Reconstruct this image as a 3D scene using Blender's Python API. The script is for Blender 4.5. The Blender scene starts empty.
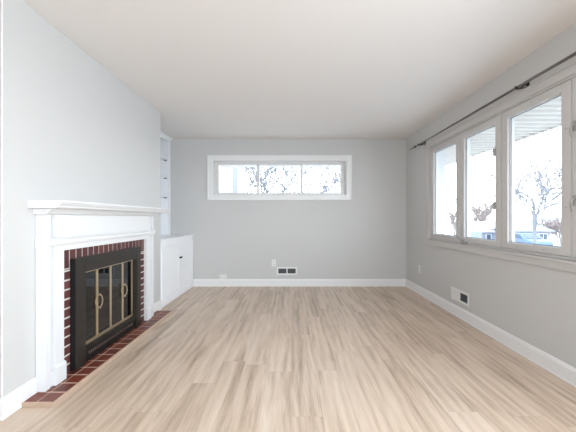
import bpy, bmesh, math, random
from mathutils import Vector, Matrix

S = bpy.context.scene
C = S.collection
PI = math.pi
random.seed(7)

# ------------------------------------------------------------------ camera, world, light, exposure
EYE = 1.124
cam_d = bpy.data.cameras.new('camera')
cam = bpy.data.objects.new('camera', cam_d); C.objects.link(cam)
cam.location = (0, 0, EYE); cam.rotation_euler = (PI / 2, 0, 0)
cam_d.sensor_width = 36; cam_d.lens = 305 / 576 * 36
cam_d.shift_x = -3.5 / 576; cam_d.shift_y = 2.5 / 576
cam_d.clip_start = 0.05; cam_d.clip_end = 500
S.camera = cam

w = bpy.data.worlds.new('World'); S.world = w; w.use_nodes = True
wn = w.node_tree.nodes; wl = w.node_tree.links
bg = wn['Background']
tc = wn.new('ShaderNodeTexCoord'); sep = wn.new('ShaderNodeSeparateXYZ')
cr = wn.new('ShaderNodeValToRGB')
wl.new(tc.outputs['Generated'], sep.inputs[0]); wl.new(sep.outputs['Z'], cr.inputs[0])
cr.color_ramp.elements[0].position = 0.0; cr.color_ramp.elements[0].color = (0.86, 0.93, 1.0, 1)
cr.color_ramp.elements[1].position = 0.6; cr.color_ramp.elements[1].color = (0.66, 0.82, 1.0, 1)
wl.new(cr.outputs[0], bg.inputs['Color'])
bg.inputs['Strength'].default_value = 4.0

def area(name, loc, rot, sx, sy, energy, color=(1, 1, 1), portal=False):
    d = bpy.data.lights.new(name, 'AREA'); d.shape = 'RECTANGLE'; d.size = sx; d.size_y = sy
    d.energy = energy; d.color = color
    if portal: d.cycles.is_portal = True
    o = bpy.data.objects.new(name, d); C.objects.link(o); o.location = loc; o.rotation_euler = rot
    return o
# daylight through the window openings (portals only guide the sky's own light)
area('portal_right', (2.14, 2.78, 1.47), (0, PI / 2, 0), 1.30, 2.85, 1, portal=True)
area('portal_back', (-0.2, 5.32, 1.80), (-PI / 2, 0, 0), 2.25, 0.6, 1, portal=True)
# added fill light, standing in the invented side window out of view
area('side_fill_light', (1.80, 0.05, 1.45), (0, PI / 2 - 0.35, 0), 1.2, 1.7, 46, (0.86, 0.93, 1.0))
# weaker fill light added behind the camera, in an unseen made-up window
area('front_fill_light', (0.0, -2.95, 1.45), (PI / 2, 0, 0), 3.0, 1.5, 12, (0.88, 0.94, 1.0))

S.view_settings.view_transform = 'Standard'
S.view_settings.look = 'None'
S.view_settings.exposure = 0.90
S.view_settings.gamma = 1
S.view_settings.use_curve_mapping = False
S.cycles.max_bounces = 12; S.cycles.diffuse_bounces = 8
S.cycles.transparent_max_bounces = 16
S.cycles.sample_clamp_indirect = 8

# ------------------------------------------------------------------ materials
def nodes(name):
    m = bpy.data.materials.new(name); m.use_nodes = True
    n = m.node_tree.nodes; l = m.node_tree.links
    return m, n, l, n['Principled BSDF']

def paint(name, col, rough=0.5, metal=0.0, spec=0.5, bump=0.0, bscale=200, var=0.0, coat=0.0):
    m, n, l, p = nodes(name)
    p.inputs['Roughness'].default_value = rough; p.inputs['Metallic'].default_value = metal
    p.inputs['Specular IOR Level'].default_value = spec
    p.inputs['Coat Weight'].default_value = coat
    t = n.new('ShaderNodeTexCoord'); nz = n.new('ShaderNodeTexNoise')
    nz.inputs['Scale'].default_value = bscale; nz.inputs['Detail'].default_value = 3
    l.new(t.outputs['Object'], nz.inputs['Vector'])
    mx = n.new('ShaderNodeMix'); mx.data_type = 'RGBA'
    mx.inputs[6].default_value = (*[c * (1 - var) for c in col], 1)
    mx.inputs[7].default_value = (*[min(1, c * (1 + var)) for c in col], 1)
    l.new(nz.outputs['Fac'], mx.inputs[0]); l.new(mx.outputs[2], p.inputs['Base Color'])
    if bump:
        b = n.new('ShaderNodeBump'); b.inputs['Strength'].default_value = bump; b.inputs['Distance'].default_value = 0.002
        l.new(nz.outputs['Fac'], b.inputs['Height']); l.new(b.outputs[0], p.inputs['Normal'])
    return m

M = {}
M['wall'] = paint('wall_paint', (0.61, 0.607, 0.597), 0.62, bump=0.08, bscale=160, var=0.015, spec=0.3)
M['ceiling'] = paint('ceiling_paint', (0.82, 0.795, 0.77), 0.8, bump=0.05, bscale=90, var=0.015, spec=0.2)
M['trim'] = paint('trim_white', (0.84, 0.84, 0.835), 0.32, var=0.01, bscale=30)
M['mantel'] = paint('mantel_white', (0.785, 0.795, 0.805), 0.35, var=0.01, bscale=30)
M['cabinet'] = paint('cabinet_white', (0.93, 0.945, 0.97), 0.35, var=0.01, bscale=25)
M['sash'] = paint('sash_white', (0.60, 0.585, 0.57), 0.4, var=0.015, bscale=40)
M['vinyl'] = paint('window_vinyl', (0.76, 0.755, 0.745), 0.4, var=0.01, bscale=40)
M['plastic'] = paint('outlet_plastic', (0.80, 0.80, 0.79), 0.35, var=0.01)
M['slot'] = paint('slot_dark', (0.03, 0.03, 0.03), 0.6)
M['rodmetal'] = paint('rod_metal', (0.22, 0.20, 0.185), 0.3, metal=1.0, var=0.03)
M['nickel'] = paint('nickel', (0.42, 0.40, 0.38), 0.28, metal=1.0, var=0.03)
M['blackmetal'] = paint('black_metal', (0.03, 0.028, 0.027), 0.4, metal=0.7, var=0.1)
M['bronze'] = paint('dark_bronze', (0.045, 0.038, 0.032), 0.38, metal=0.55, var=0.12, bscale=60, bump=0.05)
M['brass'] = paint('antique_brass', (0.55, 0.44, 0.29), 0.34, metal=0.85, var=0.06, bscale=50)
M['gap'] = paint('black_gap', (0.006, 0.006, 0.006), 0.9)
M['firebox'] = paint('firebox_soot', (0.02, 0.018, 0.017), 0.9, var=0.4, bscale=14)
M['chrome'] = paint('lock_metal', (0.40, 0.385, 0.37), 0.3, metal=0.5)
M['register_dark'] = paint('register_damper', (0.035, 0.036, 0.042), 0.5, var=0.1)
M['register_fin'] = paint('register_louvre', (0.13, 0.13, 0.15), 0.45)
M['mortar'] = paint('mortar', (0.74, 0.69, 0.66), 0.9, bump=0.3, bscale=150, var=0.1)
M['grout'] = paint('grout', (0.60, 0.42, 0.33), 0.85, bump=0.2, bscale=150, var=0.1)
M['hearth_edge'] = paint('hearth_edge_wood', (0.52, 0.38, 0.28), 0.5, var=0.12, bscale=25)

def per_piece(name, cols, rough, bscale, bump, spec=0.5):
    """colour varies from piece to piece (each loose brick / tile is its own island) plus mottling"""
    m, n, l, p = nodes(name)
    p.inputs['Roughness'].default_value = rough; p.inputs['Specular IOR Level'].default_value = spec
    g = n.new('ShaderNodeNewGeometry'); r = n.new('ShaderNodeValToRGB')
    r.color_ramp.elements[0].color = (*cols[0], 1); r.color_ramp.elements[1].color = (*cols[-1], 1)
    for i, c in enumerate(cols[1:-1]):
        e = r.color_ramp.elements.new((i + 1) / (len(cols) - 1)); e.color = (*c, 1)
    l.new(g.outputs['Random Per Island'], r.inputs[0])
    t = n.new('ShaderNodeTexCoord'); nz = n.new('ShaderNodeTexNoise'); nz.inputs['Scale'].default_value = bscale
    nz.inputs['Detail'].default_value = 5
    l.new(t.outputs['Object'], nz.inputs['Vector'])
    mr = n.new('ShaderNodeMapRange'); mr.inputs[3].default_value = 0.65; mr.inputs[4].default_value = 1.35
    l.new(nz.outputs['Fac'], mr.inputs[0])
    mx = n.new('ShaderNodeMix'); mx.data_type = 'RGBA'; mx.blend_type = 'MULTIPLY'; mx.inputs[0].default_value = 1
    l.new(r.outputs[0], mx.inputs[6]); l.new(mr.outputs[0], mx.inputs[7]); l.new(mx.outputs[2], p.inputs['Base Color'])
    b = n.new('ShaderNodeBump'); b.inputs['Strength'].default_value = bump; b.inputs['Distance'].default_value = 0.003
    l.new(nz.outputs['Fac'], b.inputs['Height']); l.new(b.outputs[0], p.inputs['Normal'])
    return m
M['brick'] = per_piece('red_brick', [(0.115, 0.032, 0.030), (0.085, 0.026, 0.028), (0.145, 0.045, 0.038)], 0.6, 40, 0.4)
M['tile'] = per_piece('quarry_tile', [(0.175, 0.034, 0.016), (0.125, 0.027, 0.018), (0.21, 0.047, 0.022)], 0.38, 30, 0.15)
M['outbrick'] = per_piece('house_brick', [(0.50, 0.37, 0.33), (0.44, 0.32, 0.285)], 0.9, 3, 0.0)

def glass_mat(name, tint, rough=0.0, refl=0.06):
    m, n, l, p = nodes(name); n.remove(p)
    tr = n.new('ShaderNodeBsdfTransparent'); tr.inputs[0].default_value = (*tint, 1)
    gl = n.new('ShaderNodeBsdfGlossy'); gl.inputs['Roughness'].default_value = rough
    gl.inputs['Color'].default_value = (0.9, 0.93, 1, 1)
    lw = n.new('ShaderNodeLayerWeight'); lw.inputs['Blend'].default_value = 0.5
    pw = n.new('ShaderNodeMath'); pw.operation = 'POWER'; pw.inputs[1].default_value = 5; l.new(lw.outputs['Facing'], pw.inputs[0])
    fr = n.new('ShaderNodeMath'); fr.operation = 'MULTIPLY_ADD'; fr.inputs[1].default_value = 1 - refl; fr.inputs[2].default_value = refl
    l.new(pw.outputs[0], fr.inputs[0])
    mx = n.new('ShaderNodeMixShader')
    l.new(fr.outputs[0], mx.inputs[0]); l.new(tr.outputs[0], mx.inputs[1]); l.new(gl.outputs[0], mx.inputs[2])
    l.new(mx.outputs[0], n['Material Output'].inputs[0])
    return m
M['glass'] = glass_mat('window_glass', (0.96, 0.97, 0.97), refl=0.03)
M['smoke'] = glass_mat('smoked_fire_glass', (0.22, 0.22, 0.24), 0.0, refl=0.09)

def floor_material():
    m, n, l, p = nodes('vinyl_oak_plank')
    t = n.new('ShaderNodeTexCoord')
    sp = n.new('ShaderNodeSeparateXYZ'); l.new(t.outputs['Object'], sp.inputs[0])
    sw = n.new('ShaderNodeCombineXYZ'); l.new(sp.outputs['Y'], sw.inputs['X']); l.new(sp.outputs['X'], sw.inputs['Y'])
    br = n.new('ShaderNodeTexBrick'); br.offset = 0.0; br.offset_frequency = 2; br.squash = 1
    br.inputs['Scale'].default_value = 1.0
    br.inputs['Brick Width'].default_value = 1.22; br.inputs['Row Height'].default_value = 0.18
    br.inputs['Mortar Size'].default_value = 0.0012; br.inputs['Mortar Smooth'].default_value = 0.3
    br.inputs['Color1'].default_value = (0, 0, 0, 1); br.inputs['Color2'].default_value = (1, 1, 1, 1)
    br.inputs['Mortar'].default_value = (0.5, 0.5, 0.5, 1)
    rw = n.new('ShaderNodeMath'); rw.operation = 'DIVIDE'; rw.inputs[1].default_value = 0.18; l.new(sp.outputs['X'], rw.inputs[0])
    rf = n.new('ShaderNodeMath'); rf.operation = 'FLOOR'; l.new(rw.outputs[0], rf.inputs[0])
    wn_ = n.new('ShaderNodeTexWhiteNoise'); wn_.noise_dimensions = '1D'; l.new(rf.outputs[0], wn_.inputs['W'])
    sh_ = n.new('ShaderNodeMath'); sh_.operation = 'MULTIPLY_ADD'; sh_.inputs[1].default_value = 1.22; l.new(wn_.outputs['Value'], sh_.inputs[0]); l.new(sp.outputs['Y'], sh_.inputs[2])
    bv = n.new('ShaderNodeCombineXYZ'); l.new(sh_.outputs[0], bv.inputs['X']); l.new(sp.outputs['X'], bv.inputs['Y'])
    l.new(bv.outputs[0], br.inputs['Vector'])
    # per-plank random offsets the grain
    off = n.new('ShaderNodeVectorMath'); off.operation = 'MULTIPLY_ADD'
    l.new(br.outputs['Color'], off.inputs[0]); off.inputs[1].default_value = (2.3, 0.9, 1.7)
    l.new(sw.outputs[0], off.inputs[2])
    st = n.new('ShaderNodeMapping'); st.inputs['Scale'].default_value = (0.8, 7.5, 1.0)
    l.new(off.outputs[0], st.inputs['Vector'])
    g1 = n.new('ShaderNodeTexNoise'); g1.inputs['Scale'].default_value = 1.0; g1.inputs['Detail'].default_value = 7
    g1.inputs['Roughness'].default_value = 0.55; g1.inputs['Distortion'].default_value = 1.2
    l.new(st.outputs[0], g1.inputs['Vector'])
    st2 = n.new('ShaderNodeMapping'); st2.inputs['Scale'].default_value = (5.0, 130.0, 1.0)
    l.new(off.outputs[0], st2.inputs['Vector'])
    g2 = n.new('ShaderNodeTexNoise'); g2.inputs['Scale'].default_value = 1.0; g2.inputs['Detail'].default_value = 3
    l.new(st2.outputs[0], g2.inputs['Vector'])
    # cathedral figure
    st3 = n.new('ShaderNodeMapping'); st3.inputs['Scale'].default_value = (0.7, 3.2, 1.0)
    l.new(off.outputs[0], st3.inputs['Vector'])
    wv = n.new('ShaderNodeTexWave'); wv.wave_type = 'RINGS'; wv.inputs['Scale'].default_value = 1.6
    wv.inputs['Distortion'].default_value = 5.0; wv.inputs['Detail'].default_value = 3; wv.inputs['Detail Scale'].default_value = 1.4
    l.new(st3.outputs[0], wv.inputs['Vector'])
    ramp = n.new('ShaderNodeValToRGB')
    e = ramp.color_ramp.elements
    e[0].position = 0.18; e[0].color = FL_D
    e[1].position = 0.84; e[1].color = FL_L
    k = ramp.color_ramp.elements.new(0.5); k.color = FL_M
    a1 = n.new('ShaderNodeMath'); a1.operation = 'MULTIPLY_ADD'; a1.inputs[1].default_value = 0.05; a1.inputs[2].default_value = -0.025
    l.new(br.outputs['Color'], a1.inputs[0])
    a2 = n.new('ShaderNodeMath'); a2.operation = 'ADD'; l.new(g1.outputs['Fac'], a2.inputs[0]); l.new(a1.outputs[0], a2.inputs[1])
    a3 = n.new('ShaderNodeMath'); a3.operation = 'MULTIPLY_ADD'; a3.inputs[1].default_value = 0.12; a3.inputs[2].default_value = -0.06
    l.new(wv.outputs['Fac'], a3.inputs[0])
    a4 = n.new('ShaderNodeMath'); a4.operation = 'ADD'; l.new(a2.outputs[0], a4.inputs[0]); l.new(a3.outputs[0], a4.inputs[1])
    a5 = n.new('ShaderNodeMath'); a5.operation = 'MULTIPLY_ADD'; a5.inputs[1].default_value = 0.36; a5.inputs[2].default_value = -0.18
    l.new(g2.outputs['Fac'], a5.inputs[0])
    a6 = n.new('ShaderNodeMath'); a6.operation = 'ADD'; l.new(a4.outputs[0], a6.inputs[0]); l.new(a5.outputs[0], a6.inputs[1])
    l.new(a6.outputs[0], ramp.inputs[0])
    seam = n.new('ShaderNodeMix'); seam.data_type = 'RGBA'
    l.new(br.outputs['Fac'], seam.inputs[0]); l.new(ramp.outputs[0], seam.inputs[6]); seam.inputs[7].default_value = (0.50, 0.395, 0.315, 1)
    l.new(seam.outputs[2], p.inputs['Base Color'])
    p.inputs['Roughness'].default_value = 0.34; p.inputs['Specular IOR Level'].default_value = 0.45
    bp = n.new('ShaderNodeBump'); bp.inputs['Strength'].default_value = 0.15; bp.inputs['Distance'].default_value = 0.001
    l.new(g2.outputs['Fac'], bp.inputs['Height']); l.new(bp.outputs[0], p.inputs['Normal'])
    return m
FL_D = (0.32, 0.222, 0.15, 1); FL_M = (0.60, 0.465, 0.355, 1); FL_L = (0.74, 0.615, 0.505, 1)
M['floor'] = floor_material()

# outdoors
M['bark'] = paint('bark', (0.18, 0.175, 0.185), 0.9, var=0.2, bscale=8)
M['twig'] = paint('red_twigs', (0.24, 0.185, 0.165), 0.9, var=0.2, bscale=8)
M['evergreen'] = paint('evergreen', (0.14, 0.17, 0.09), 0.9, var=0.3, bscale=6)
M['lawn'] = paint('winter_lawn', (0.42, 0.42, 0.415), 0.95, var=0.15, bscale=0.5)
M['soffit'] = paint('soffit_vinyl', (0.66, 0.61, 0.56), 0.6, var=0.02, bscale=3)
M['siding'] = paint('house_siding', (0.22, 0.235, 0.28), 0.7, var=0.05, bscale=2)
M['roof'] = paint('pale_roof', (0.36, 0.36, 0.37), 0.8, var=0.08, bscale=6)
M['pane_dark'] = paint('dark_pane', (0.06, 0.075, 0.11), 0.2)
M['bluepaint'] = paint('blue_car_paint', (0.09, 0.14, 0.24), 0.3)
M['tyre'] = paint('tyre', (0.02, 0.02, 0.02), 0.8)
M['wire'] = paint('wire_black', (0.06, 0.06, 0.07), 0.6)
M['spout'] = paint('downspout_grey', (0.21, 0.21, 0.25), 0.5)
M['hill'] = paint('wooded_hill', (0.24, 0.23, 0.225), 0.95, var=0.3, bscale=0.3)

# ------------------------------------------------------------------ mesh helpers
class MB:
    def __init__(self): self.v = []; self.f = []; self.mi = []; self.cur = 0
    def add(self, vs, fs):
        o = len(self.v); self.v += [tuple(v) for v in vs]
        for f in fs: self.f.append([i + o for i in f]); self.mi.append(self.cur)
        return self
    def box(self, x0, x1, y0, y1, z0, z1):
        x0, x1 = sorted((x0, x1)); y0, y1 = sorted((y0, y1)); z0, z1 = sorted((z0, z1))
        return self.add([(x0, y0, z0), (x1, y0, z0), (x1, y1, z0), (x0, y1, z0), (x0, y0, z1), (x1, y0, z1), (x1, y1, z1), (x0, y1, z1)],
                        [(0, 3, 2, 1), (4, 5, 6, 7), (0, 1, 5, 4), (1, 2, 6, 5), (2, 3, 7, 6), (3, 0, 4, 7)])
    def tube(self, pts, radii, seg=10, cap=True):
        pts = [Vector(p) for p in pts]
        if not hasattr(radii, '__len__'): radii = [radii] * len(pts)
        rings = []; n0 = None
        for i, p in enumerate(pts):
            t = (pts[min(i + 1, len(pts) - 1)] - pts[max(i - 1, 0)]).normalized()
            if n0 is None:
                a = Vector((0, 0, 1)) if abs(t.z) < 0.9 else Vector((1, 0, 0)); n0 = t.cross(a).normalized()
            n0 = (n0 - t * n0.dot(t)).normalized(); b = t.cross(n0)
            rings.append([p + (n0 * math.cos(2 * PI * k / seg) + b * math.sin(2 * PI * k / seg)) * radii[i] for k in range(seg)])
        vs = [v for r in rings for v in r]; fs = []
        for i in range(len(pts) - 1):
            for k in range(seg):
                fs.append((i * seg + k, i * seg + (k + 1) % seg, (i + 1) * seg + (k + 1) % seg, (i + 1) * seg + k))
        if cap:
            fs.append(tuple(range(seg))[::-1]); fs.append(tuple(range((len(pts) - 1) * seg, len(pts) * seg)))
        return self.add(vs, fs)
    def prism_y(self, prof, y0, y1):      # prof: closed list of (x, z)
        n = len(prof); vs = [(x, y0, z) for x, z in prof] + [(x, y1, z) for x, z in prof]
        fs = [tuple(range(n)), tuple(range(2 * n - 1, n - 1, -1))] + [(i, i + n, (i + 1) % n + n, (i + 1) % n) for i in range(n)]
        return self.add(vs, fs)
    def prism_x(self, prof, x0, x1):      # prof: closed list of (y, z)
        n = len(prof); vs = [(x0, y, z) for y, z in prof] + [(x1, y, z) for y, z in prof]
        fs = [tuple(range(n)), tuple(range(2 * n - 1, n - 1, -1))] + [(i, i + n, (i + 1) % n + n, (i + 1) % n) for i in range(n)]
        return self.add(vs, fs)
    def build(self, name, mat, parent=None, bevel=0.0, smooth=False, origin=None):
        me = bpy.data.meshes.new(name)
        org = Vector(origin) if origin else Vector((0, 0, 0))
        me.from_pydata([tuple(Vector(v) - org) for v in self.v], [], self.f)
        mats = mat if isinstance(mat, (list, tuple)) else [mat]
        for m in mats: me.materials.append(m)
        me.polygons.foreach_set('material_index', self.mi)
        bm = bmesh.new(); bm.from_mesh(me); bmesh.ops.recalc_face_normals(bm, faces=bm.faces); bm.to_mesh(me); bm.free()
        if smooth: me.polygons.foreach_set('use_smooth', [True] * len(me.polygons))
        o = bpy.data.objects.new(name, me); C.objects.link(o)
        if parent is not None:
            o.parent = parent
            o.location = org - world_loc(parent)
        else: o.location = org
        if bevel:
            b = o.modifiers.new('bevel', 'BEVEL'); b.width = bevel; b.segments = 2; b.limit_method = 'ANGLE'; b.angle_limit = math.radians(40)
        return o

def world_loc(o):
    p = Vector((0, 0, 0))
    while o is not None: p += Vector(o.location); o = o.parent
    return p
def tag(o, label, cat, group=None, kind=None):
    o['label'] = label; o['category'] = cat
    if group: o['group'] = group
    if kind: o['kind'] = kind
    return o
def thing(name, loc, label, cat, group=None, kind=None):
    o = bpy.data.objects.new(name, None); C.objects.link(o); o.location = loc; o.empty_display_size = 0.1
    return tag(o, label, cat, group, kind)
def struct(o, label, cat): return tag(o, label, cat, kind='structure')

# ------------------------------------------------------------------ room shell
RX, BY, LX, FY, H = 1.905, 5.061, -2.34, -3.0, 2.44
BRX, BR0, BR1 = -1.623, 1.71, 3.78            # chimney breast face and its two ends

struct(MB().box(LX - 0.2, RX + 0.2, FY - 0.2, BY + 0.25, -0.15, 0).build('floor', M['floor']), 'light oak vinyl plank floor with planks running away from the camera', 'floor')
struct(MB().box(LX - 0.2, RX + 0.2, FY - 0.2, BY + 0.25, H, H + 0.12).build('ceiling', M['ceiling']), 'plain off-white painted ceiling over the whole room', 'ceiling')

def wall_y(name, y0, y1, xa, xb, hole, label):          # wall across X with a hole (x0,x1,z0,z1)
    x0, x1, z0, z1 = hole; m = MB()
    m.box(xa, x0, y0, y1, 0, H); m.box(x1, xb, y0, y1, 0, H); m.box(x0, x1, y0, y1, 0, z0); m.box(x0, x1, y0, y1, z1, H)
    return struct(m.build(name, M['wall']), label, 'wall')
def wall_x(name, x0, x1, ya, yb, hole, label):
    y0, y1, z0, z1 = hole; m = MB()
    m.box(x0, x1, ya, -0.9, 0, H); m.box(x0, x1, -0.9, 1.0, 0, 0.78); m.box(x0, x1, -0.9, 1.0, 2.12, H); ya = 1.0
    m.box(x0, x1, ya, y0, 0, H); m.box(x0, x1, y1, yb, 0, H); m.box(x0, x1, y0, y1, 0, z0); m.box(x0, x1, y0, y1, z1, H)
    return struct(m.build(name, M['wall']), label, 'wall')

BW = (-1.305, 0.913, 1.514, 2.086)      # back window opening
RW = (1.335, 4.198, 0.838, 2.096)       # right window opening (y0,y1,z0,z1)
wall_y('wall_back', BY, BY + 0.2, LX - 0.2, RX + 0.2, BW, 'grey painted wall at the far end, with the long high window')
wall_x('wall_right', RX, RX + 0.2, FY, BY, RW, 'grey painted wall on the right, with the four-part casement window')
struct(MB().box(LX - 0.2, LX, FY, BY, 0, H).build('wall_left', M['wall']), 'grey wall at the back of the alcove behind the bookcase', 'wall')
wall_y('wall_front', FY - 0.2, FY, LX - 0.2, RX + 0.2, (-1.5, 1.5, 0.7, 2.2), 'grey wall behind the camera with an opening added for fill light')

# chimney breast with the firebox opening
FB0, FB1, FBZ0, FBZ1 = 2.24, 3.09, 0.10, 0.80
m = MB()
ring_o = [(BR0, 0), (BR1, 0), (BR1, H), (BR0, H)]; ring_i = [(FB0, FBZ0), (FB1, FBZ0), (FB1, FBZ1), (FB0, FBZ1)]
vs = [(x, y, z) for x in (BRX, LX) for (y, z) in ring_o + ring_i]
fs = []
for k in range(4):
    j = (k + 1) % 4
    fs += [(k, j, 4 + j, 4 + k), (8 + k, 8 + j, 12 + j, 12 + k), (k, j, 8 + j, 8 + k), (4 + k, 4 + j, 12 + j, 12 + k)]
m.add(vs, fs)
struct(m.build('wall_fireplace', M['wall'], bevel=0.004), 'pale painted chimney breast that carries the fireplace', 'wall')
m = MB()
m.box(LX + 0.005, LX + 0.03, FB0, FB1, FBZ0, FBZ1); m.box(LX + 0.03, BRX + 0.0, FB0 + 0.0, FB0 + 0.02, FBZ0, FBZ1); m.box(LX + 0.03, BRX, FB1 - 0.02, FB1, FBZ0, FBZ1)
m.box(LX + 0.03, BRX, FB0 + 0.02, FB1 - 0.02, FBZ1 - 0.02, FBZ1); m.box(LX + 0.03, BRX, FB0 + 0.02, FB1 - 0.02, FBZ0, FBZ0 + 0.02)
struct(m.build('firebox_lining', M['firebox']), 'sooty firebox lining inside the chimney breast', 'firebox')
# the pale bead on the breast's near corner
struct(MB().box(BRX - 0.004, BRX + 0.002, BR0 - 0.002, BR0 + 0.005, 0.12, H).build('trim_1', M['trim'], bevel=0.002), 'thin white corner bead on the near end of the chimney breast', 'trim')

def bb_prof(h=0.12, t=0.014):           # (distance from wall, z)
    return [(0, 0), (t + 0.004, 0), (t + 0.004, 0.012), (t, 0.016), (t, h - 0.022), (t - 0.004, h - 0.012), (t - 0.006, h - 0.004), (t - 0.008, h), (0, h)]
CABX = -1.637                            # cabinet front
struct(MB().prism_x([(BY - d, z) for d, z in bb_prof()], CABX, RX).build('baseboard_back', M['trim']), 'white baseboard along the far wall', 'baseboard')
struct(MB().prism_y([(RX - d, z) for d, z in bb_prof()], FY, BY - 0.014).build('baseboard_right', M['trim']), 'white baseboard along the wall under the casement window', 'baseboard')
m = MB().prism_y([(BRX + d, z) for d, z in bb_prof()], BR0 - 0.014, 1.928)
m.prism_y([(BRX + d, z) for d, z in bb_prof()], 3.462, BR1)
m.prism_x([(BR0 - d, z) for d, z in bb_prof()], LX, BRX)
struct(m.build('baseboard_left', M['trim']), 'white baseboard on the chimney breast either side of the mantel', 'baseboard')
m = MB().prism_x([(FY + d, z) for d, z in bb_prof()], LX, RX - 0.02)
struct(m.build('baseboard_front', M['trim']), 'white baseboard along the wall behind the camera', 'baseboard')

# ------------------------------------------------------------------ windows
def mapper(axis, face, sgn):
    """returns box(mb,u0,u1,z0,z1,n0,n1): n measured from the wall face, positive = outwards (away from the room)"""
    if axis == 'x':
        return lambda mb, u0, u1, z0, z1, n0, n1: mb.box(face + sgn * n0, face + sgn * n1, u0, u1, z0, z1)
    return lambda mb, u0, u1, z0, z1, n0, n1: mb.box(u0, u1, face + sgn * n0, face + sgn * n1, z0, z1)
def ring(bx, mb, u0, u1, z0, z1, wu, wz0, wz1, n0, n1):
    bx(mb, u0, u0 + wu, z0, z1, n0, n1); bx(mb, u1 - wu, u1, z0, z1, n0, n1)
    bx(mb, u0 + wu, u1 - wu, z0, z0 + wz0, n0, n1); bx(mb, u0 + wu, u1 - wu, z1 - wz1, z1, n0, n1)

# --- window_1: long high slider in the far wall
bx = mapper('y', BY, 1)
win = thing('window_1', (-0.2, BY, 1.43), 'long narrow three-pane window high in the far wall, white casing', 'window', kind='structure')
m = MB(); u0, u1, z0, z1 = BW
ring(bx, m, u0 - 0.085, u1 + 0.085, z0 - 0.083, z1 + 0.083, 0.085, 0.083, 0.083, -0.016, 0)
ring(bx, m, u0 - 0.087, u1 + 0.087, z0 - 0.085, z1 + 0.085, 0.02, 0.02, 0.02, -0.026, -0.001)
m.build('casing', M['trim'], win, bevel=0.003)
m = MB(); ring(bx, m, u0, u1, z0, z1, 0.012, 0.012, 0.012, 0.0, 0.20)
ring(bx, m, u0 + 0.012, u1 - 0.012, z0 + 0.012, z1 - 0.012, 0.03, 0.03, 0.03, 0.075, 0.15)
m.build('window_frame', M['vinyl'], win, bevel=0.002)
panes = [(-1.263, -0.541), (-0.583, 0.191), (0.149, 0.871)]
for i, (a, b) in enumerate(panes):
    n0 = 0.06 if i != 1 else 0.088
    m = MB(); ring(bx, m, a, b, z0 + 0.012, z1 - 0.012, 0.042, 0.028, 0.05, n0, n0 + 0.026)
    s = m.build('sash', M['vinyl'], win, bevel=0.002)
    m = MB(); bx(m, a + 0.04, b - 0.04, z0 + 0.038, z1 - 0.06, n0 + 0.010, n0 + 0.014); m.build('pane', M['glass'], s)
    if i == 0:
        m = MB(); bx(m, b - 0.03, b - 0.012, z1 - 0.075, z1 - 0.058, n0 - 0.012, n0); m.build('latch', M['nickel'], s, bevel=0.002)

# --- window_2: four casements in the right wall
bx = mapper('x', RX, 1)
win2 = thing('window_2', (RX, 2.77, 0.76), 'wide white casement window of four sashes in the right wall', 'window', kind='structure')
m = MB(); u0, u1, z0, z1 = RW
ring(bx, m, u0 - 0.08, u1 + 0.08, z0 - 0.02, z1 + 0.079, 0.08, 0.02, 0.079, -0.015, 0)
ring(bx, m, u0 - 0.082, u1 + 0.082, z0 - 0.02, z1 + 0.081, 0.018, 0.0, 0.018, -0.024, -0.001)
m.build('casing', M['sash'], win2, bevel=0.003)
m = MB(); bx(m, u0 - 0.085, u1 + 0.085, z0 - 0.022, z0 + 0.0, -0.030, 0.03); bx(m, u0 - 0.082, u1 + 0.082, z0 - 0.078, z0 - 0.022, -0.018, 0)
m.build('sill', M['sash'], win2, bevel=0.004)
m = MB(); ring(bx, m, u0, u1, z0, z1, 0.014, 0.02, 0.014, 0.0, 0.2)
cuts = [2.079, 2.778, 3.460]
for c in cuts: bx(m, c - 0.03, c + 0.03, z0 + 0.02, z1 - 0.014, 0.012, 0.11)
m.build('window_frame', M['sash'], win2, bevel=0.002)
edges = [u0 + 0.014] + cuts + [u1 - 0.014]
sashes = []
for i in range(4):
    a, b = edges[i] + 0.004, edges[i + 1] - 0.004
    wu = 0.077
    m = MB(); ring(bx, m, a, b, z0 + 0.024, z1 - 0.018, wu, 0.052, 0.064, 0.004, 0.06)
    ring(bx, m, a + wu - 0.002, b - wu + 0.002, z0 + 0.072, z1 - 0.078, 0.010, 0.008, 0.010, 0.020, 0.05)
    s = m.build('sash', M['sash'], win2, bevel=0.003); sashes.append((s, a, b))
    m = MB(); bx(m, a + wu - 0.004, b - wu + 0.004, z0 + 0.072, z1 - 0.078, 0.032, 0.036); m.build('pane', M['glass'], s)
    m = MB(); ring(bx, m, a + wu + 0.006, b - wu - 0.006, z0 + 0.078, z1 - 0.085, 0.005, 0.006, 0.006, 0.0285, 0.0325); m.build('gasket', M['register_dark'], s)
    for (yy, zz) in ((a + wu * 0.5, 1.2), (a + wu * .5, 1.75), ((a + b) / 2 - 0.12, z0 + 0.05), ((a + b) / 2 + 0.15, z0 + 0.05), ((a + b) / 2, z1 - 0.045), (b - wu * 0.5, 1.45)):
        MB().tube([(RX + 0.001, yy, zz), (RX + 0.006, yy, zz)], 0.0042, 8).build('screw_cap', M['nickel'], s)
def lock(s, y, z):
    m = MB(); m.box(RX - 0.010, RX + 0.006, y - 0.013, y + 0.013, z - 0.035, z + 0.035)
    m.tube([(RX - 0.01, y, z + 0.015), (RX - 0.024, y, z + 0.012), (RX - 0.032, y + 0.004, z - 0.02), (RX - 0.028, y + 0.007, z - 0.05), (RX - 0.022, y + 0.009, z - 0.075)],
           [0.007, 0.007, 0.006, 0.005, 0.004], 8)
    m.build('lock_handle', M['chrome'], s, bevel=0.002)
for z in (1.745, 1.245):
    lock(sashes[2][0], 2.86, z)
    lock(sashes[0][0], 2.045, z)
m = MB()          # the crank of the second casement from the far end
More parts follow.
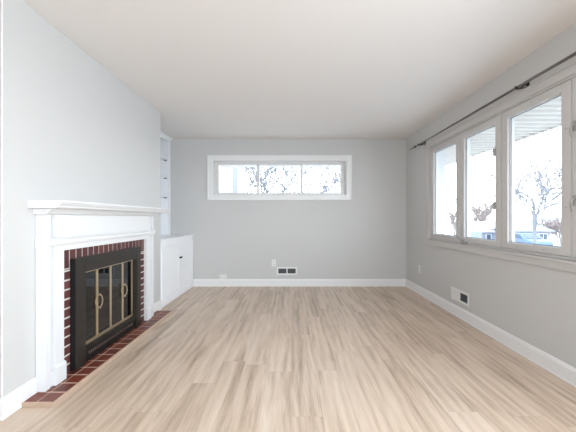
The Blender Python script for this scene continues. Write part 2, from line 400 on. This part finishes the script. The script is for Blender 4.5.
m.box(RX - 0.035, RX + 0.006, 3.30, 3.375, 0.845, 0.872)
m.tube([(RX - 0.022, 3.335, 0.866), (RX - 0.026, 3.345, 0.885), (RX - 0.03, 3.40, 0.895), (RX - 0.034, 3.46, 0.925), (RX - 0.034, 3.475, 0.935)], [0.012, 0.011, 0.009, 0.009, 0.012], 8)
m.build('crank_handle', M['chrome'], sashes[2][0], bevel=0.003)

# --- added_window_front: unseen window added behind the camera to light the room
bx = mapper('y', FY, -1)
win3 = thing('added_window_front', (0, FY, 0.7), 'unseen window added in the wall behind the camera to bring in fill light', 'window', kind='structure')
m = MB(); ring(bx, m, -1.58, 1.58, 0.62, 2.28, 0.08, 0.08, 0.08, -0.016, 0); m.build('casing', M['trim'], win3, bevel=0.003)
m = MB(); ring(bx, m, -1.5, 1.5, 0.7, 2.2, 0.06, 0.06, 0.06, 0.06, 0.14); bx(m, -0.03, 0.03, 0.76, 2.14, 0.06, 0.14); m.build('window_frame', M['vinyl'], win3)
m = MB(); bx(m, -1.44, 1.44, 0.76, 2.14, 0.098, 0.102); m.build('pane', M['glass'], win3)

bx = mapper('x', RX, 1)
win4 = thing('added_window_side', (RX, 0.05, 0.7), 'unseen side window added in the right wall to bring in fill light', 'window', kind='structure')  # made-up window outside the view, built around the side fill light
m = MB(); ring(bx, m, -0.98, 1.08, 0.70, 2.20, 0.08, 0.08, 0.08, -0.016, 0); m.build('casing', M['trim'], win4, bevel=0.003)
m = MB(); ring(bx, m, -0.9, 1.0, 0.78, 2.12, 0.06, 0.06, 0.06, 0.06, 0.14); bx(m, 0.02, 0.08, 0.84, 2.06, 0.06, 0.14); m.build('window_frame', M['vinyl'], win4)
m = MB(); bx(m, -0.84, 0.94, 0.84, 2.06, 0.098, 0.102); m.build('pane', M['glass'], win4)

# ------------------------------------------------------------------ fireplace
HZ = 0.024
he = thing('hearth', (-1.5, 2.73, 0), 'flush hearth of dark red square tiles edged with a pale wooden strip', 'hearth')
hx0, hx1, hy0, hy1 = BRX + 0.015, -1.418, 1.815, 3.655
m = MB(); m.box(hx0, hx1 - 0.014, hy0 + 0.012, hy1 - 0.004, 0.0005, HZ - 0.002); m.cur = 1
nt = 17; pitch = (hy1 - hy0 - 0.018) / nt; g = 0.0072
xs = [(hx1 - 0.016 - 0.092, hx1 - 0.016), (hx1 - 0.016 - 0.192, hx1 - 0.016 - 0.100)]
for k in range(nt):
    for (a, b) in xs:
        y0_ = hy0 + 0.013 + k * pitch
        m.box(max(a, hx0), b, y0_ + g, y0_ + pitch - g, 0.004, HZ)
m.build('tile_bed', [M['grout'], M['tile']], he, bevel=0.0012)
m = MB(); m.box(hx1 - 0.013, hx1, hy0, hy1, 0.0005, HZ + 0.001); m.box(hx0, hx1 - 0.013, hy0, hy0 + 0.012, 0.0005, HZ + 0.001)
m.build('edge_strip', M['hearth_edge'], he, bevel=0.002)

# brick facing between the mantel legs
BKX = -1.588
LEG_N = (1.930, 2.094); LEG_F = (3.285, 3.458)
br = MB(); br.box(BRX + 0.001, BKX - 0.004, 2.0955, 2.215, HZ + 0.001, 0.904); br.box(BRX + 0.001, BKX - 0.004, 3.115, 3.2835, HZ + 0.001, 0.904); br.box(BRX + 0.001, BKX - 0.004, 2.215, 3.115, 0.79, 0.904)
br.cur = 1
mp = 0.0665
y = 2.0965 - 0.045
while y + 0.02 < 3.283:
    br.box(BKX - 0.03, BKX, max(y + 0.005, 2.0965), min(y + mp - 0.006, 3.2828), 0.772, 0.9035); y += mp
z = HZ + 0.004; k = 0
while z < 0.76:
    zt = min(z + mp - 0.013, 0.764)
    for (a, b) in ((2.0965, 2.213), (3.117, 3.2825)):
        br.box(BKX - 0.03, BKX, a, b, z, zt)
    z += mp; k += 1
tag(br.build('brick_surround', [M['mortar'], M['brick']], bevel=0.0015), 'red brick facing with pale mortar around the fireplace doors, upright bricks on top', 'brick facing')

# mantel
mt = thing('fireplace_mantel', (-1.58, 2.70, HZ), 'white painted wooden fireplace mantel with shelf, frieze and two legs', 'mantel')
FX = -1.560          # face of the legs
G = BRX + 0.002
m = MB()
m.prism_y([(G, 1.237), (-1.408, 1.237), (-1.406, 1.230), (-1.408, 1.222), (-1.418, 1.220), (-1.420, 1.214), (-1.432, 1.204), (-1.436, 1.194), (-1.446, 1.188), (-1.50, 1.188), (G, 1.188)], 1.872, 3.532)
m.build('shelf', M['mantel'], mt, bevel=0.0015)
m = MB()             # bed moulding under the shelf
m.prism_y([(G, 1.187), (-1.506, 1.187), (-1.508, 1.178), (-1.520, 1.168), (-1.530, 1.156), (-1.542, 1.150), (G, 1.150)], 1.912, 3.478)
m.build('bed_moulding', M['mantel'], mt, bevel=0.001)
m = MB()
m.box(G, FX + 0.004, 2.008, 3.374, 0.9975, 1.1495)
m.box(G, FX, 2.0945, 3.2845, 0.905, 0.9405)
m.build('frieze', M['mantel'], mt, bevel=0.002)
m = MB()
m.prism_y([(G, 0.997), (-1.540, 0.997), (-1.540, 0.990), (-1.548, 0.982), (-1.550, 0.972), (-1.543, 0.968), (-1.546, 0.955), (-1.554, 0.941), (G, 0.941)], 1.924, 3.464)
m.build('architrave_moulding', M['mantel'], mt, bevel=0.001)
for (a, b, near) in ((LEG_N[0], LEG_N[1], True), (LEG_F[0], LEG_F[1], False)):
    m = MB()
    o0, o1, g0, g1, i0, i1 = (a, a + 0.042, a + 0.042, a + 0.076, a + 0.076, b) if near else (b - 0.05, b, b - 0.084, b - 0.05, a, b - 0.084)
    # one solid: outer strip, sunk groove, inner strip
    def outline(ya, yb, yc, yd):
        return [(G, ya), (FX, ya), (FX, yb), (FX - 0.022, yb), (FX - 0.022, yc), (FX, yc), (FX, yd), (G, yd)]
    def prism_z(prof, za, zb):
        n_ = len(prof); vs_ = [(x_, y_, za) for x_, y_ in prof] + [(x_, y_, zb) for x_, y_ in prof]
        m.add(vs_, [tuple(range(n_)), tuple(range(2 * n_ - 1, n_ - 1, -1))] + [(q, q + n_, (q + 1) % n_ + n_, (q + 1) % n_) for q in range(n_)])
    if near:
        prism_z(outline(o0, o1, i0, i1), HZ + 0.001, 0.9405)
        prism_z([(G, o0), (FX, o0), (FX, o1), (FX - 0.02, o1), (FX - 0.02, g1), (G, g1)], 0.9975, 1.1495)
    else:
        prism_z(outline(i0, i1, o0, o1), HZ + 0.001, 0.9405)
        prism_z([(G, g0), (FX - 0.02, g0), (FX - 0.02, o0), (FX, o0), (FX, o1), (G, o1)], 0.9975, 1.1495)
    lg = m.build('leg', M['mantel'], mt, bevel=0.002)
    m = MB(); m.prism_y([(FX - 0.01, HZ + 0.001), (FX + 0.014, HZ + 0.001), (FX + 0.014, 0.135), (FX + 0.008, 0.150), (FX - 0.01, 0.155)], i0 - 0.002, i1 + 0.004 * (1 if near else -1))
    m.box(FX - 0.0235, FX - 0.008, g0, g1, HZ + 0.001, 0.12)
    m.build('plinth', M['mantel'], lg, bevel=0.0015)

# fireplace doors
DX = -1.545
dr = thing('fireplace_doors', (-1.56, 2.66, HZ), 'dark bronze fireplace door set with four smoked glass panels in brass frames', 'fireplace doors')
m = MB(); D0, D1, DZ0, DZ1 = 2.190, 3.130, 0.032, 0.835
I0, I1, IZ0, IZ1 = 2.292, 3.046, 0.150, 0.722
m.box(BKX + 0.001, DX, D0, I0, DZ0, DZ1); m.box(BKX + 0.001, DX, I1, D1, DZ0, DZ1)
m.box(BKX + 0.001, DX, I0, I1, IZ1, DZ1)
m.box(BRX - 0.03, BKX + 0.002, 2.244, I0, 0.125, 0.775); m.box(BRX - 0.03, BKX + 0.002, I1, 3.086, 0.125, 0.775)
m.box(BRX - 0.03, BKX + 0.002, I0, I1, IZ1, 0.775)
m.build('door_frame', M['bronze'], dr, bevel=0.003)
m = MB(); m.box(BKX + 0.001, DX - 0.006, D0 - 0.004, D0, DZ0, DZ1 - 0.004); m.box(BKX + 0.001, DX - 0.006, D1, D1 + 0.004, DZ0, DZ1 - 0.004)
m.build('side_flange', M['gap'], dr)
m = MB()
for k in range(7): m.box(DX - 0.001, DX + 0.0012, 2.345 + k * 0.024, 2.355 + k * 0.024, 0.775, 0.80)
m.build('vent_slots', M['slot'], dr)
m = MB(); m.box(BKX + 0.001, DX - 0.014, I0, I1, DZ0, IZ0); m.build('lower_grille', M['blackmetal'], dr, bevel=0.002)
m = MB()
for k in range(28): m.box(DX - 0.015, DX - 0.0105, 2.345 + k * 0.0235, 2.357 + k * 0.0235, 0.082, 0.104)
m.build('grille_louvre', M['nickel'], dr)
GX = -1.592
m = MB(); m.box(GX - 0.008, GX + 0.008, I0, I1, IZ1 - 0.016, IZ1); m.box(GX - 0.008, GX + 0.010, I0, I1, IZ0, IZ0 + 0.024)
m.build('brass_rail', M['brass'], dr, bevel=0.002)
pan = [2.300, 2.490, 2.676, 2.866, 3.040]
for i in range(4):
    a, b = pan[i], pan[i + 1]
    m = MB(); m.box(GX - 0.003, GX + 0.001, a + 0.004, b - 0.004, IZ0 + 0.024, IZ1 - 0.016); p_ = m.build('glass_panel', M['smoke'], dr)
    m = MB()
    for (c, s_) in ((a, 1), (b, -1)):
        m.box(GX - 0.006, GX + 0.009, min(c + s_ * 0.001, c + s_ * 0.011), max(c + s_ * 0.001, c + s_ * 0.011), IZ0 + 0.024, IZ1 - 0.016)
    m.build('brass_stile', M['brass'], p_, bevel=0.002)
    if i in (0, 2):
        yc = b; zc = 0.45
        pts = [(GX + 0.022 + 0.012 * math.cos(t), yc + 0.026 * math.cos(t * 1.0), zc + 0.052 * math.sin(t)) for t in [2 * PI * j / 24 for j in range(25)]]
        m = MB(); m.tube(pts, 0.0045, 8, cap=False); m.box(GX + 0.009, GX + 0.032, yc - 0.006, yc + 0.006, zc + 0.046, zc + 0.060); m.box(GX + 0.009, GX + 0.032, yc - 0.006, yc + 0.006, zc - 0.060, zc - 0.046)
        m.build('handle', M['brass'], p_, smooth=False)

# ------------------------------------------------------------------ built-in cabinet and bookcase
CT = 0.860
cb = thing('base_cabinet', (-1.95, 4.42, 0), 'white built-in base cabinet with two doors beside the chimney breast', 'cabinet')
c0, c1 = BR1 + 0.003, BY - 0.003
m = MB(); m.box(LX + 0.003, CABX - 0.004, c0, c1, 0.001, CT - 0.022)
m.box(CABX - 0.004, CABX, c0, c1, 0.001, 0.095); m.box(CABX - 0.004, CABX, c0, c1, 0.765, CT - 0.022)
m.box(CABX - 0.004, CABX, c0, c0 + 0.06, 0.095, 0.765); m.box(CABX - 0.004, CABX, c1 - 0.035, c1, 0.095, 0.765)
m.build('body', M['cabinet'], cb, bevel=0.0015)
m = MB(); m.box(LX + 0.003, CABX + 0.014, c0 + 0.004, c1, CT - 0.021, CT); m.build('top', M['cabinet'], cb, bevel=0.003)
m = MB(); m.box(CABX + 0.0005, CABX + 0.010, c0, c1, 0.001, 0.055); m.build('toe_strip', M['cabinet'], cb, bevel=0.002)
for (a, b, k) in ((c0 + 0.058, 4.430, 4.408), (4.4355, c1 - 0.033, 4.458)):
    m = MB(); m.box(CABX + 0.0, CABX + 0.012, a, b, 0.098, 0.762)
    fw = 0.055
    ringb = mapper('x', CABX, 1)
    ring(ringb, m, a, b, 0.098, 0.762, fw, fw, fw, 0.012, 0.017)
    d_ = m.build('door', M['cabinet'], cb, bevel=0.0015)
    m = MB(); m.tube([(CABX + 0.017, k, 0.560), (CABX + 0.024, k, 0.560), (CABX + 0.026, k, 0.560), (CABX + 0.036, k, 0.560), (CABX + 0.040, k, 0.560)], [0.006, 0.006, 0.013, 0.014, 0.009], 14)
    m.build('knob', M['blackmetal'], d_)

bk = thing('bookcase', (-2.17, 4.42, CT), 'white built-in bookcase with open shelves above the base cabinet', 'bookcase')
BX = -2.000
m = MB(); m.box(LX + 0.003, LX + 0.02, c0, c1, CT + 0.001, H - 0.002)
m.box(LX + 0.02, BX - 0.018, c1 - 0.10, c1, CT + 0.001, H - 0.002); m.box(LX + 0.02, BX - 0.018, c0, c0 + 0.05, CT + 0.001, H - 0.002)
m.build('body', M['cabinet'], bk, bevel=0.001)
m = MB(); m.box(BX - 0.018, BX, c1 - 0.105, c1, CT + 0.001, H - 0.002); m.box(BX - 0.018, BX, c0, c0 + 0.055, CT + 0.001, H - 0.002)
m.box(BX - 0.018, BX, c0 + 0.055, c1 - 0.105, H - 0.062, H - 0.002)
m.prism_y([(BX, H - 0.002), (BX + 0.035, H - 0.002), (BX + 0.030, H - 0.018), (BX + 0.012, H - 0.034), (BX, H - 0.04)], c0, c1)
m.build('face_frame', M['cabinet'], bk, bevel=0.0015)
for z in (2.095, 1.805, 1.490):
    m = MB(); m.box(LX + 0.021, BX - 0.020, c0 + 0.052, c1 - 0.102, z - 0.022, z); sh = m.build('shelf', M['cabinet'], bk, bevel=0.0015)
    for yy in (c1 - 0.118, c0 + 0.066):
        MB().box(BX - 0.060, BX - 0.026, yy - 0.014, yy + 0.014, z - 0.036, z - 0.023).build('shelf_clip', M['blackmetal'], sh, bevel=0.002)

# ------------------------------------------------------------------ curtain rod
rod = thing('curtain_rod', (1.82, 2.8, 2.18), 'slim metal curtain rod on brackets above the casement window', 'curtain rod')
RZ, RDX = 2.181, 1.820
MB().tube([(RDX, 3.30, RZ), (RDX, 1.10, RZ)], 0.0112, 14).build('outer_tube', M['rodmetal'], rod, smooth=True)
MB().tube([(RDX, 4.46, RZ), (RDX, 3.28, RZ)], 0.0085, 14).build('inner_tube', M['rodmetal'], rod, smooth=True)
for (y, s_) in ((4.46, 1), (1.10, -1)):
    ys = [0, 0.01, 0.012, 0.03, 0.05, 0.07, 0.085, 0.13, 0.20, 0.26]
    rs = [0.010, 0.010, 0.014, 0.015, 0.012, 0.009, 0.007, 0.0075, 0.0055, 0.002]
    MB().tube([(RDX, y + s_ * t, RZ) for t in ys], rs, 12).build('finial', M['blackmetal'], rod, smooth=True)
for y in (4.34, 2.455, 1.22):
    m = MB(); m.box(RX - 0.006, RX - 0.0005, y - 0.014, y + 0.014, RZ - 0.004, RZ + 0.045)
    m.tube([(RX - 0.006, y, RZ + 0.030), (RX - 0.045, y, RZ + 0.004), (RDX + 0.012, y, RZ - 0.013), (RDX - 0.002, y, RZ - 0.016), (RDX - 0.015, y, RZ - 0.006), (RDX - 0.016, y, RZ + 0.008)], 0.0052, 8)
    m.tube([(RX - 0.006, y, RZ + 0.002), (RX - 0.03, y, RZ - 0.004), (RDX + 0.012, y, RZ - 0.013)], 0.004, 8)
    m.build('bracket', M['blackmetal'], rod)

# ------------------------------------------------------------------ outlets and registers
def plate_parts(root, bxf, u, z, w_, h_, horizontal=False):
    m = MB(); bxf(m, u - w_ / 2, u + w_ / 2, z - h_ / 2, z + h_ / 2, -0.006, -0.0005); m.build('cover_plate', M['plastic'], root, bevel=0.002)
    for s_ in (-1, 1):
        du, dz = (s_ * 0.021, 0) if horizontal else (0, s_ * 0.021)
        m = MB(); bxf(m, u + du - 0.014, u + du + 0.014, z + dz - 0.013, z + dz + 0.013, -0.0085, -0.006)
        so = m.build('socket', M['plastic'], root, bevel=0.002)
        m = MB()
        for t in (-0.006, 0.006):
            if horizontal: bxf(m, u + du - 0.004, u + du + 0.004, z + t - 0.0015, z + t + 0.0015, -0.0092, -0.0085)
            else: bxf(m, u + t - 0.0015, u + t + 0.0015, z + dz - 0.001, z + dz + 0.008, -0.0092, -0.0085)
        bxf(m, u + du - 0.003, u + du + 0.003, z + dz - 0.009, z + dz - 0.004, -0.0092, -0.0085)
        m.build('slot', M['slot'], so)
bB = mapper('y', BY, 1); bR = mapper('x', RX, 1)
o = thing('wall_outlet', (-0.295, BY, 0.385), 'white wall outlet on the far wall above the vent register', 'outlet', 'power outlets'); plate_parts(o, bB, -0.295, 0.385, 0.070, 0.115)
o = thing('wall_outlet', (RX, 4.535, 0.370), 'white wall outlet low on the right wall near the far corner', 'outlet', 'power outlets'); plate_parts(o, bR, 4.535, 0.370, 0.070, 0.115)
o = thing('wall_outlet', (-1.135, BY, 0.156), 'small white sideways outlet resting on the far baseboard near the cabinet', 'outlet', 'power outlets'); plate_parts(o, bB, -1.135, 0.158, 0.115, 0.070, True)

def register(root, bxf, u0, u1, z0, z1, dirs):
    m = MB(); ring(bxf, m, u0, u1, z0, z1, 0.024, 0.026, 0.026, -0.008, -0.0005)
    c = (u0 + u1) / 2; bxf(m, c - 0.010, c + 0.010, z0 + 0.026, z1 - 0.026, -0.008, -0.0005)
    m.build('register_frame', M['plastic'], root, bevel=0.002)
    for (a, b, closed) in ((u0 + 0.024, c - 0.010, dirs[0]), (c + 0.010, u1 - 0.024, dirs[1])):
        m = MB(); bxf(m, a, b, z0 + 0.026, z1 - 0.026, -0.0015, -0.0004)
        gr_ = m.build('damper', M['plastic'] if closed == 2 else M['register_dark'], root)
        m = MB(); n = 9
        for k in range(n):
            uu = a + (b - a) * (k + 0.5) / n
            ww = 0.0052 if closed == 2 else 0.0022
            bxf(m, uu - ww, uu + ww, z0 + 0.026, z1 - 0.026, -0.0055, -0.0016)
        m.build('louvre', M['plastic'] if closed == 2 else M['register_fin'], gr_)
r = thing('vent_register', (-0.075, BY, 0.187), 'white vent register with two dark louvred halves on the far wall', 'vent', 'wall vent registers'); register(r, bB, -0.243, 0.093, 0.187, 0.319, (1, 0))
r = thing('vent_register', (RX, 3.45, 0.176), 'white vent register on the right wall below the window, one half shut', 'vent', 'wall vent registers'); register(r, bR, 3.266, 3.626, 0.176, 0.316, (0, 2))

# ------------------------------------------------------------------ outdoors
GZ = -1.6
m = MB(); m.box(-60, 90, -40, 120, GZ - 0.3, GZ)
struct(m.build('ground', M['lawn']), 'pale winter ground outside the windows', 'ground')
# ribbed eaves soffits over both windows
m = MB(); SZ = 2.122; x0, x1 = RX + 0.2, 2.83
m.box(x0, x1, -2.0, BY + 0.9, SZ, SZ + 0.02)
y = -2.0
while y < BY + 0.9: m.box(x0, x1, y, y + 0.016, SZ - 0.024, SZ); m.box(x0, x1, y + 0.062, y + 0.070, SZ - 0.010, SZ); y += 0.13
m.box(x1, x1 + 0.02, -2.0, BY + 0.9, SZ - 0.026, SZ + 0.16)
struct(m.build('trim_2', M['soffit']), 'ribbed white roof soffit seen through the casement window', 'soffit')
m = MB(); y0_, y1_ = BY + 0.2, BY + 0.9
m.box(-3.2, x1, y0_, y1_, SZ + 0.005, SZ + 0.02); x = -3.2
while x < 2.1: m.box(x, x + 0.05, y0_, y1_, SZ - 0.012, SZ + 0.005); x += 0.13
struct(m.build('trim_3', M['soffit']), 'ribbed white roof soffit seen through the high far window', 'soffit')

def tree_mesh(name, base, height, spread, depth, mat, seed, r0, lean=0.0, rmin=0.02, thin=0.62, up=0.35, kids=4):
    rnd = random.Random(seed); mb = MB()
    def grow(p, d, length, rad, lev, j0):
        n = 6; pts = [p]; rr = [rad]; dirs = [d]
        q = Vector(p); dd = Vector(d)
        for i in range(n):
            dd = (dd + Vector((rnd.uniform(-1, 1), rnd.uniform(-1, 1), rnd.uniform(-.6, .9))) * 0.11).normalized()
            q = q + dd * length / n; pts.append(q.copy()); dirs.append(dd.copy()); rr.append(max(rmin, rad * (1 - (1 - thin) * (i + 1) / n)))
        mb.tube(pts, rr, 6 if lev > 1 else 4, cap=False)
        if lev == 0: return
        a = rnd.uniform(0, 2 * PI)
        for k in range(kids):
            j = min(n, j0 + (n - j0) * k // max(1, kids - 1)); a += 2.4 + rnd.uniform(-.4, .4)
            side = Vector((math.cos(a), math.sin(a), rnd.uniform(-0.1, 0.4)))
            nd = (dirs[j] * rnd.uniform(0.7, 1.0) + side * spread + Vector((0, 0, up * 0.5))).normalized()
            grow(pts[j], nd, length * rnd.uniform(0.55, 0.78), rr[j] * 0.62, lev - 1, 2)
    grow(Vector((0, 0, 0)), Vector((lean, 0, 1)).normalized(), height * 0.46, r0, depth, 3)
    me_o = mb.build(name, mat, origin=(0, 0, 0)); me_o.location = base
    return me_o
tag(tree_mesh('bare_tree', (-0.3, 14.5, GZ), 7.6, 0.9, 4, M['bark'], 3, 0.12, rmin=0.018), 'bare tree whose branches fill the middle pane of the high far window', 'tree', 'bare trees outside')
tag(tree_mesh('bare_tree', (3.2, 17.8, GZ), 8.2, 0.9, 4, M['bark'], 11, 0.12, rmin=0.022), 'bare tree behind the right pane of the high far window', 'tree', 'bare trees outside')
tag(tree_mesh('bare_tree', (-3.0, 21.0, GZ), 9.5, 0.9, 4, M['bark'], 23, 0.12, rmin=0.026), 'bare tree behind the brick house in the left pane of the far window', 'tree', 'bare trees outside')
tag(tree_mesh('bare_tree', (17.4, 21.8, GZ), 8.0, 0.8, 4, M['bark'], 5, 0.13, rmin=0.028), 'bare forked tree in the nearest large casement pane', 'tree', 'bare trees outside')
for i, (x, y, h, s_) in enumerate(((28, 45, 5.2, 31), (23.2, 43.5, 4.6, 37), (32, 52, 6.2, 41))):
    tag(tree_mesh('bare_tree', (x, y, GZ), h, 0.8, 3, M['twig'], s_, 0.14, kids=5, rmin=0.05),
        ['bare tree right behind the pale-roofed house', 'smaller bare tree left of the pale-roofed house', 'tallest far bare tree behind the pale-roofed house'][i], 'tree', 'bare trees outside')
for i, (x, y, s_) in enumerate(((27.5, 33, 51), (30.5, 35, 53), (26.9, 30.4, 57))):
    tag(tree_mesh('bare_shrub', (x, y, GZ), 3.0, 1.0, 3, M['twig'], s_, 0.07, kids=5, rmin=0.036),
        ['reddish bare shrub right of the blue-grey house', 'reddish bare shrub furthest right behind the blue-grey house', 'reddish bare shrub behind the blue-grey house'][i], 'shrub', 'reddish shrubs')
# evergreen bush
ev = MB(); rnd = random.Random(4)
for k in range(420):
    t = rnd.random(); r_ = 0.62 * (1 - t) ** 0.7 * (rnd.random() ** .4); a = rnd.uniform(0, 2 * PI)
    p = Vector((r_ * math.cos(a), r_ * math.sin(a), 0.1 + 1.5 * t)); d = Vector((math.cos(a), math.sin(a), .6)) * 0.16
    sd = Vector((-math.sin(a), math.cos(a), 0.2)) * 0.07
    ev.add([p - sd, p + sd, p + d + sd * .2], [(0, 1, 2)])
ev.tube([(0, 0, 0), (0, 0, 1.5)], [0.05, 0.01], 6)
eo = ev.build('evergreen_bush', M['evergreen']); eo.location = (10.25, 20.0, GZ); tag(eo, 'green conical bush outside the far casement pane', 'shrub')
# wooded rise beyond the street
hm = MB(); prof = []
N = 60
for i in range(N + 1):
    x = 10 + i * 1.6; prof.append((x, GZ - 0.2 + 2.6 + 0.8 * math.sin(i * 0.21) + 0.35 * math.sin(i * 1.3) + 0.25 * rnd.uniform(-1, 1)))
vs = []; fs = []
for x, z in prof: vs += [(x, 74, GZ - 0.2), (x, 78, z), (x, 96, GZ - 0.2)]
for i in range(N):
    a = i * 3; fs += [(a, a + 3, a + 4, a + 1), (a + 1, a + 4, a + 5, a + 2), (a, a + 2, a + 5, a + 3)]
fs += [(0, 1, 2), (N * 3, N * 3 + 2, N * 3 + 1)]
hm.add(vs, fs); tag(hm.build('wooded_hill', M['hill']), 'low grey wooded rise on the horizon beyond the street', 'hill', kind='stuff')

def house(name, x0, x1, y0, y1, zw, zr, label, wall, roof, wins, group=None):
    hs = thing(name, ((x0 + x1) / 2, (y0 + y1) / 2, GZ), label, 'house', group)
    MB().box(x0, x1, y0, y1, GZ, zw).build('walls', wall, hs)
    ym = (y0 + y1) / 2; m = MB(); ov = 0.35
    m.prism_x([(y0 - ov, zw - 0.02), (ym, zr), (y1 + ov, zw - 0.02), (y1 + ov, zw + 0.12), (ym, zr + 0.16), (y0 - ov, zw + 0.12)], x0 - ov, x1 + ov)
    m.prism_x([(y0, zw), (y1, zw), (ym, zr)], x0, x0 + 0.1)
    m.build('roof', roof, hs)
    for (u0, u1, a, b) in wins:
        wn_ = MB().box(u0, u1, y0 - 0.05, y0, a, b).build('window', M['trim'], hs)
        m = MB(); n = max(1, round((u1 - u0) / 0.45)); g_ = 0.05; ww = (u1 - u0 - g_) / n
        for k in range(n): m.box(u0 + g_ + k * ww, u0 + (k + 1) * ww, y0 - 0.06, y0 - 0.05, a + g_, b - g_)
        m.build('pane', M['pane_dark'], wn_)
    return hs
house('small_house', 21.9, 26.5, 35, 39, -0.45, 0.62, 'small house with a broad pale roof beyond the street', M['siding'], M['roof'], [(22.3, 22.9, -1.3, -0.65), (23.6, 24.2, -1.3, -0.65)])
house('blue_grey_house', 22.0, 25.3, 30, 33, -0.18, 0.25, 'low blue-grey house with two banks of windows under the forked tree', M['siding'], M['spout'],
      [(22.15, 23.35, -1.0, -0.35), (23.95, 25.15, -1.0, -0.35)])
# blue car in front of it
car = thing('parked_car', (20.9, 27.2, GZ), 'small blue car parked in front of the blue-grey house', 'car')
cx, cy = 20.9, 27.2
m = MB(); m.prism_x([(cy - 1.9, GZ + 0.25), (cy + 1.9, GZ + 0.25), (cy + 1.95, GZ + 0.65), (cy + 1.8, GZ + 0.8), (cy + 1.5, GZ + 0.9), (cy + 0.9, GZ + 1.38), (cy - 0.3, GZ + 1.42), (cy - 0.95, GZ + 0.95), (cy - 1.8, GZ + 0.82), (cy - 1.95, GZ + 0.6)], cx - 0.82, cx + 0.82)
m.build('body', M['bluepaint'], car, bevel=0.06)
m = MB(); m.prism_x([(cy + 1.3, GZ + 0.95), (cy + 0.8, GZ + 1.30), (cy - 0.25, GZ + 1.33), (cy - 0.75, GZ + 0.97)], cx - 0.83, cx + 0.83); m.build('side_windows', M['pane_dark'], car)
m = MB(); m.add([(cx - 0.68, cy - 0.93, GZ + 1.0), (cx + 0.68, cy - 0.93, GZ + 1.0), (cx + 0.58, cy - 0.36, GZ + 1.385), (cx - 0.58, cy - 0.36, GZ + 1.385), (cx - 0.68, cy - 0.90, GZ + 0.95), (cx + 0.68, cy - 0.90, GZ + 0.95), (cx + 0.58, cy - 0.30, GZ + 1.36), (cx - 0.58, cy - 0.30, GZ + 1.36)],
    [(0, 1, 2, 3), (7, 6, 5, 4), (0, 4, 5, 1), (1, 5, 6, 2), (2, 6, 7, 3), (3, 7, 4, 0)]); m.build('windscreen', M['pane_dark'], car)
for dy in (-1.2, 1.2):
    for dx in (-0.84, 0.66): MB().tube([(cx + dx, cy + dy, GZ + 0.31), (cx + dx + 0.18, cy + dy, GZ + 0.31)], 0.31, 16).build('wheel', M['tyre'], car)

# brick neighbour with downspout, left pane of the far window
nb = thing('brick_house', (-5.0, 10.5, GZ), 'red brick house corner in the left pane of the high far window', 'house')
MB().box(-6.0, -1.72, 9.0, 11.2, GZ, 4.4).build('walls', M['outbrick'], nb)
MB().box(-1.71, -1.58, 8.9, 9.05, GZ, 4.3).build('downspout', M['spout'], nb, bevel=0.01)
m = MB(); m.prism_x([(8.6, 4.4), (11.6, 4.4), (10.1, 5.8)], -6.2, -1.3); m.build('roof', M['roof'], nb)

# utility pole, wires and the slack loop
pole = thing('utility_pole', (19.6, 28.4, GZ), 'wooden utility pole that carries the wires across the street', 'utility pole')
MB().tube([(19.6, 28.4, GZ), (19.6, 28.4, 5.4)], [0.15, 0.11], 10).build('post', M['bark'], pole)
MB().box(18.9, 20.5, 28.33, 28.47, 3.16, 3.26).build('crossarm', M['bark'], pole)
def wire(za, zb, x, label):
    pts = [(x, -10 + t * 80, za + (zb - za) * t - 0.5 * math.sin(PI * t)) for t in [i / 16 for i in range(17)]]
    return tag(MB().tube(pts, 0.05, 5).build('utility_wire', M['wire']), label, 'wire', 'utility wires')
wire(3.35, 3.75, 20.02, 'utility wire that carries the oval slack loop')
wire(3.75, 4.1, 20.3, 'highest utility wire, above the one that carries the slack loop')
pts = [(20.02, 26.6 + 0.62 * math.cos(a), 2.62 + 0.34 * math.sin(a)) for a in [2 * PI * i / 28 for i in range(29)]]
tag(MB().tube(pts, 0.055, 6, cap=False).build('wire_loop', M['wire']), 'oval coil of slack cable hanging on the utility wire', 'cable loop')
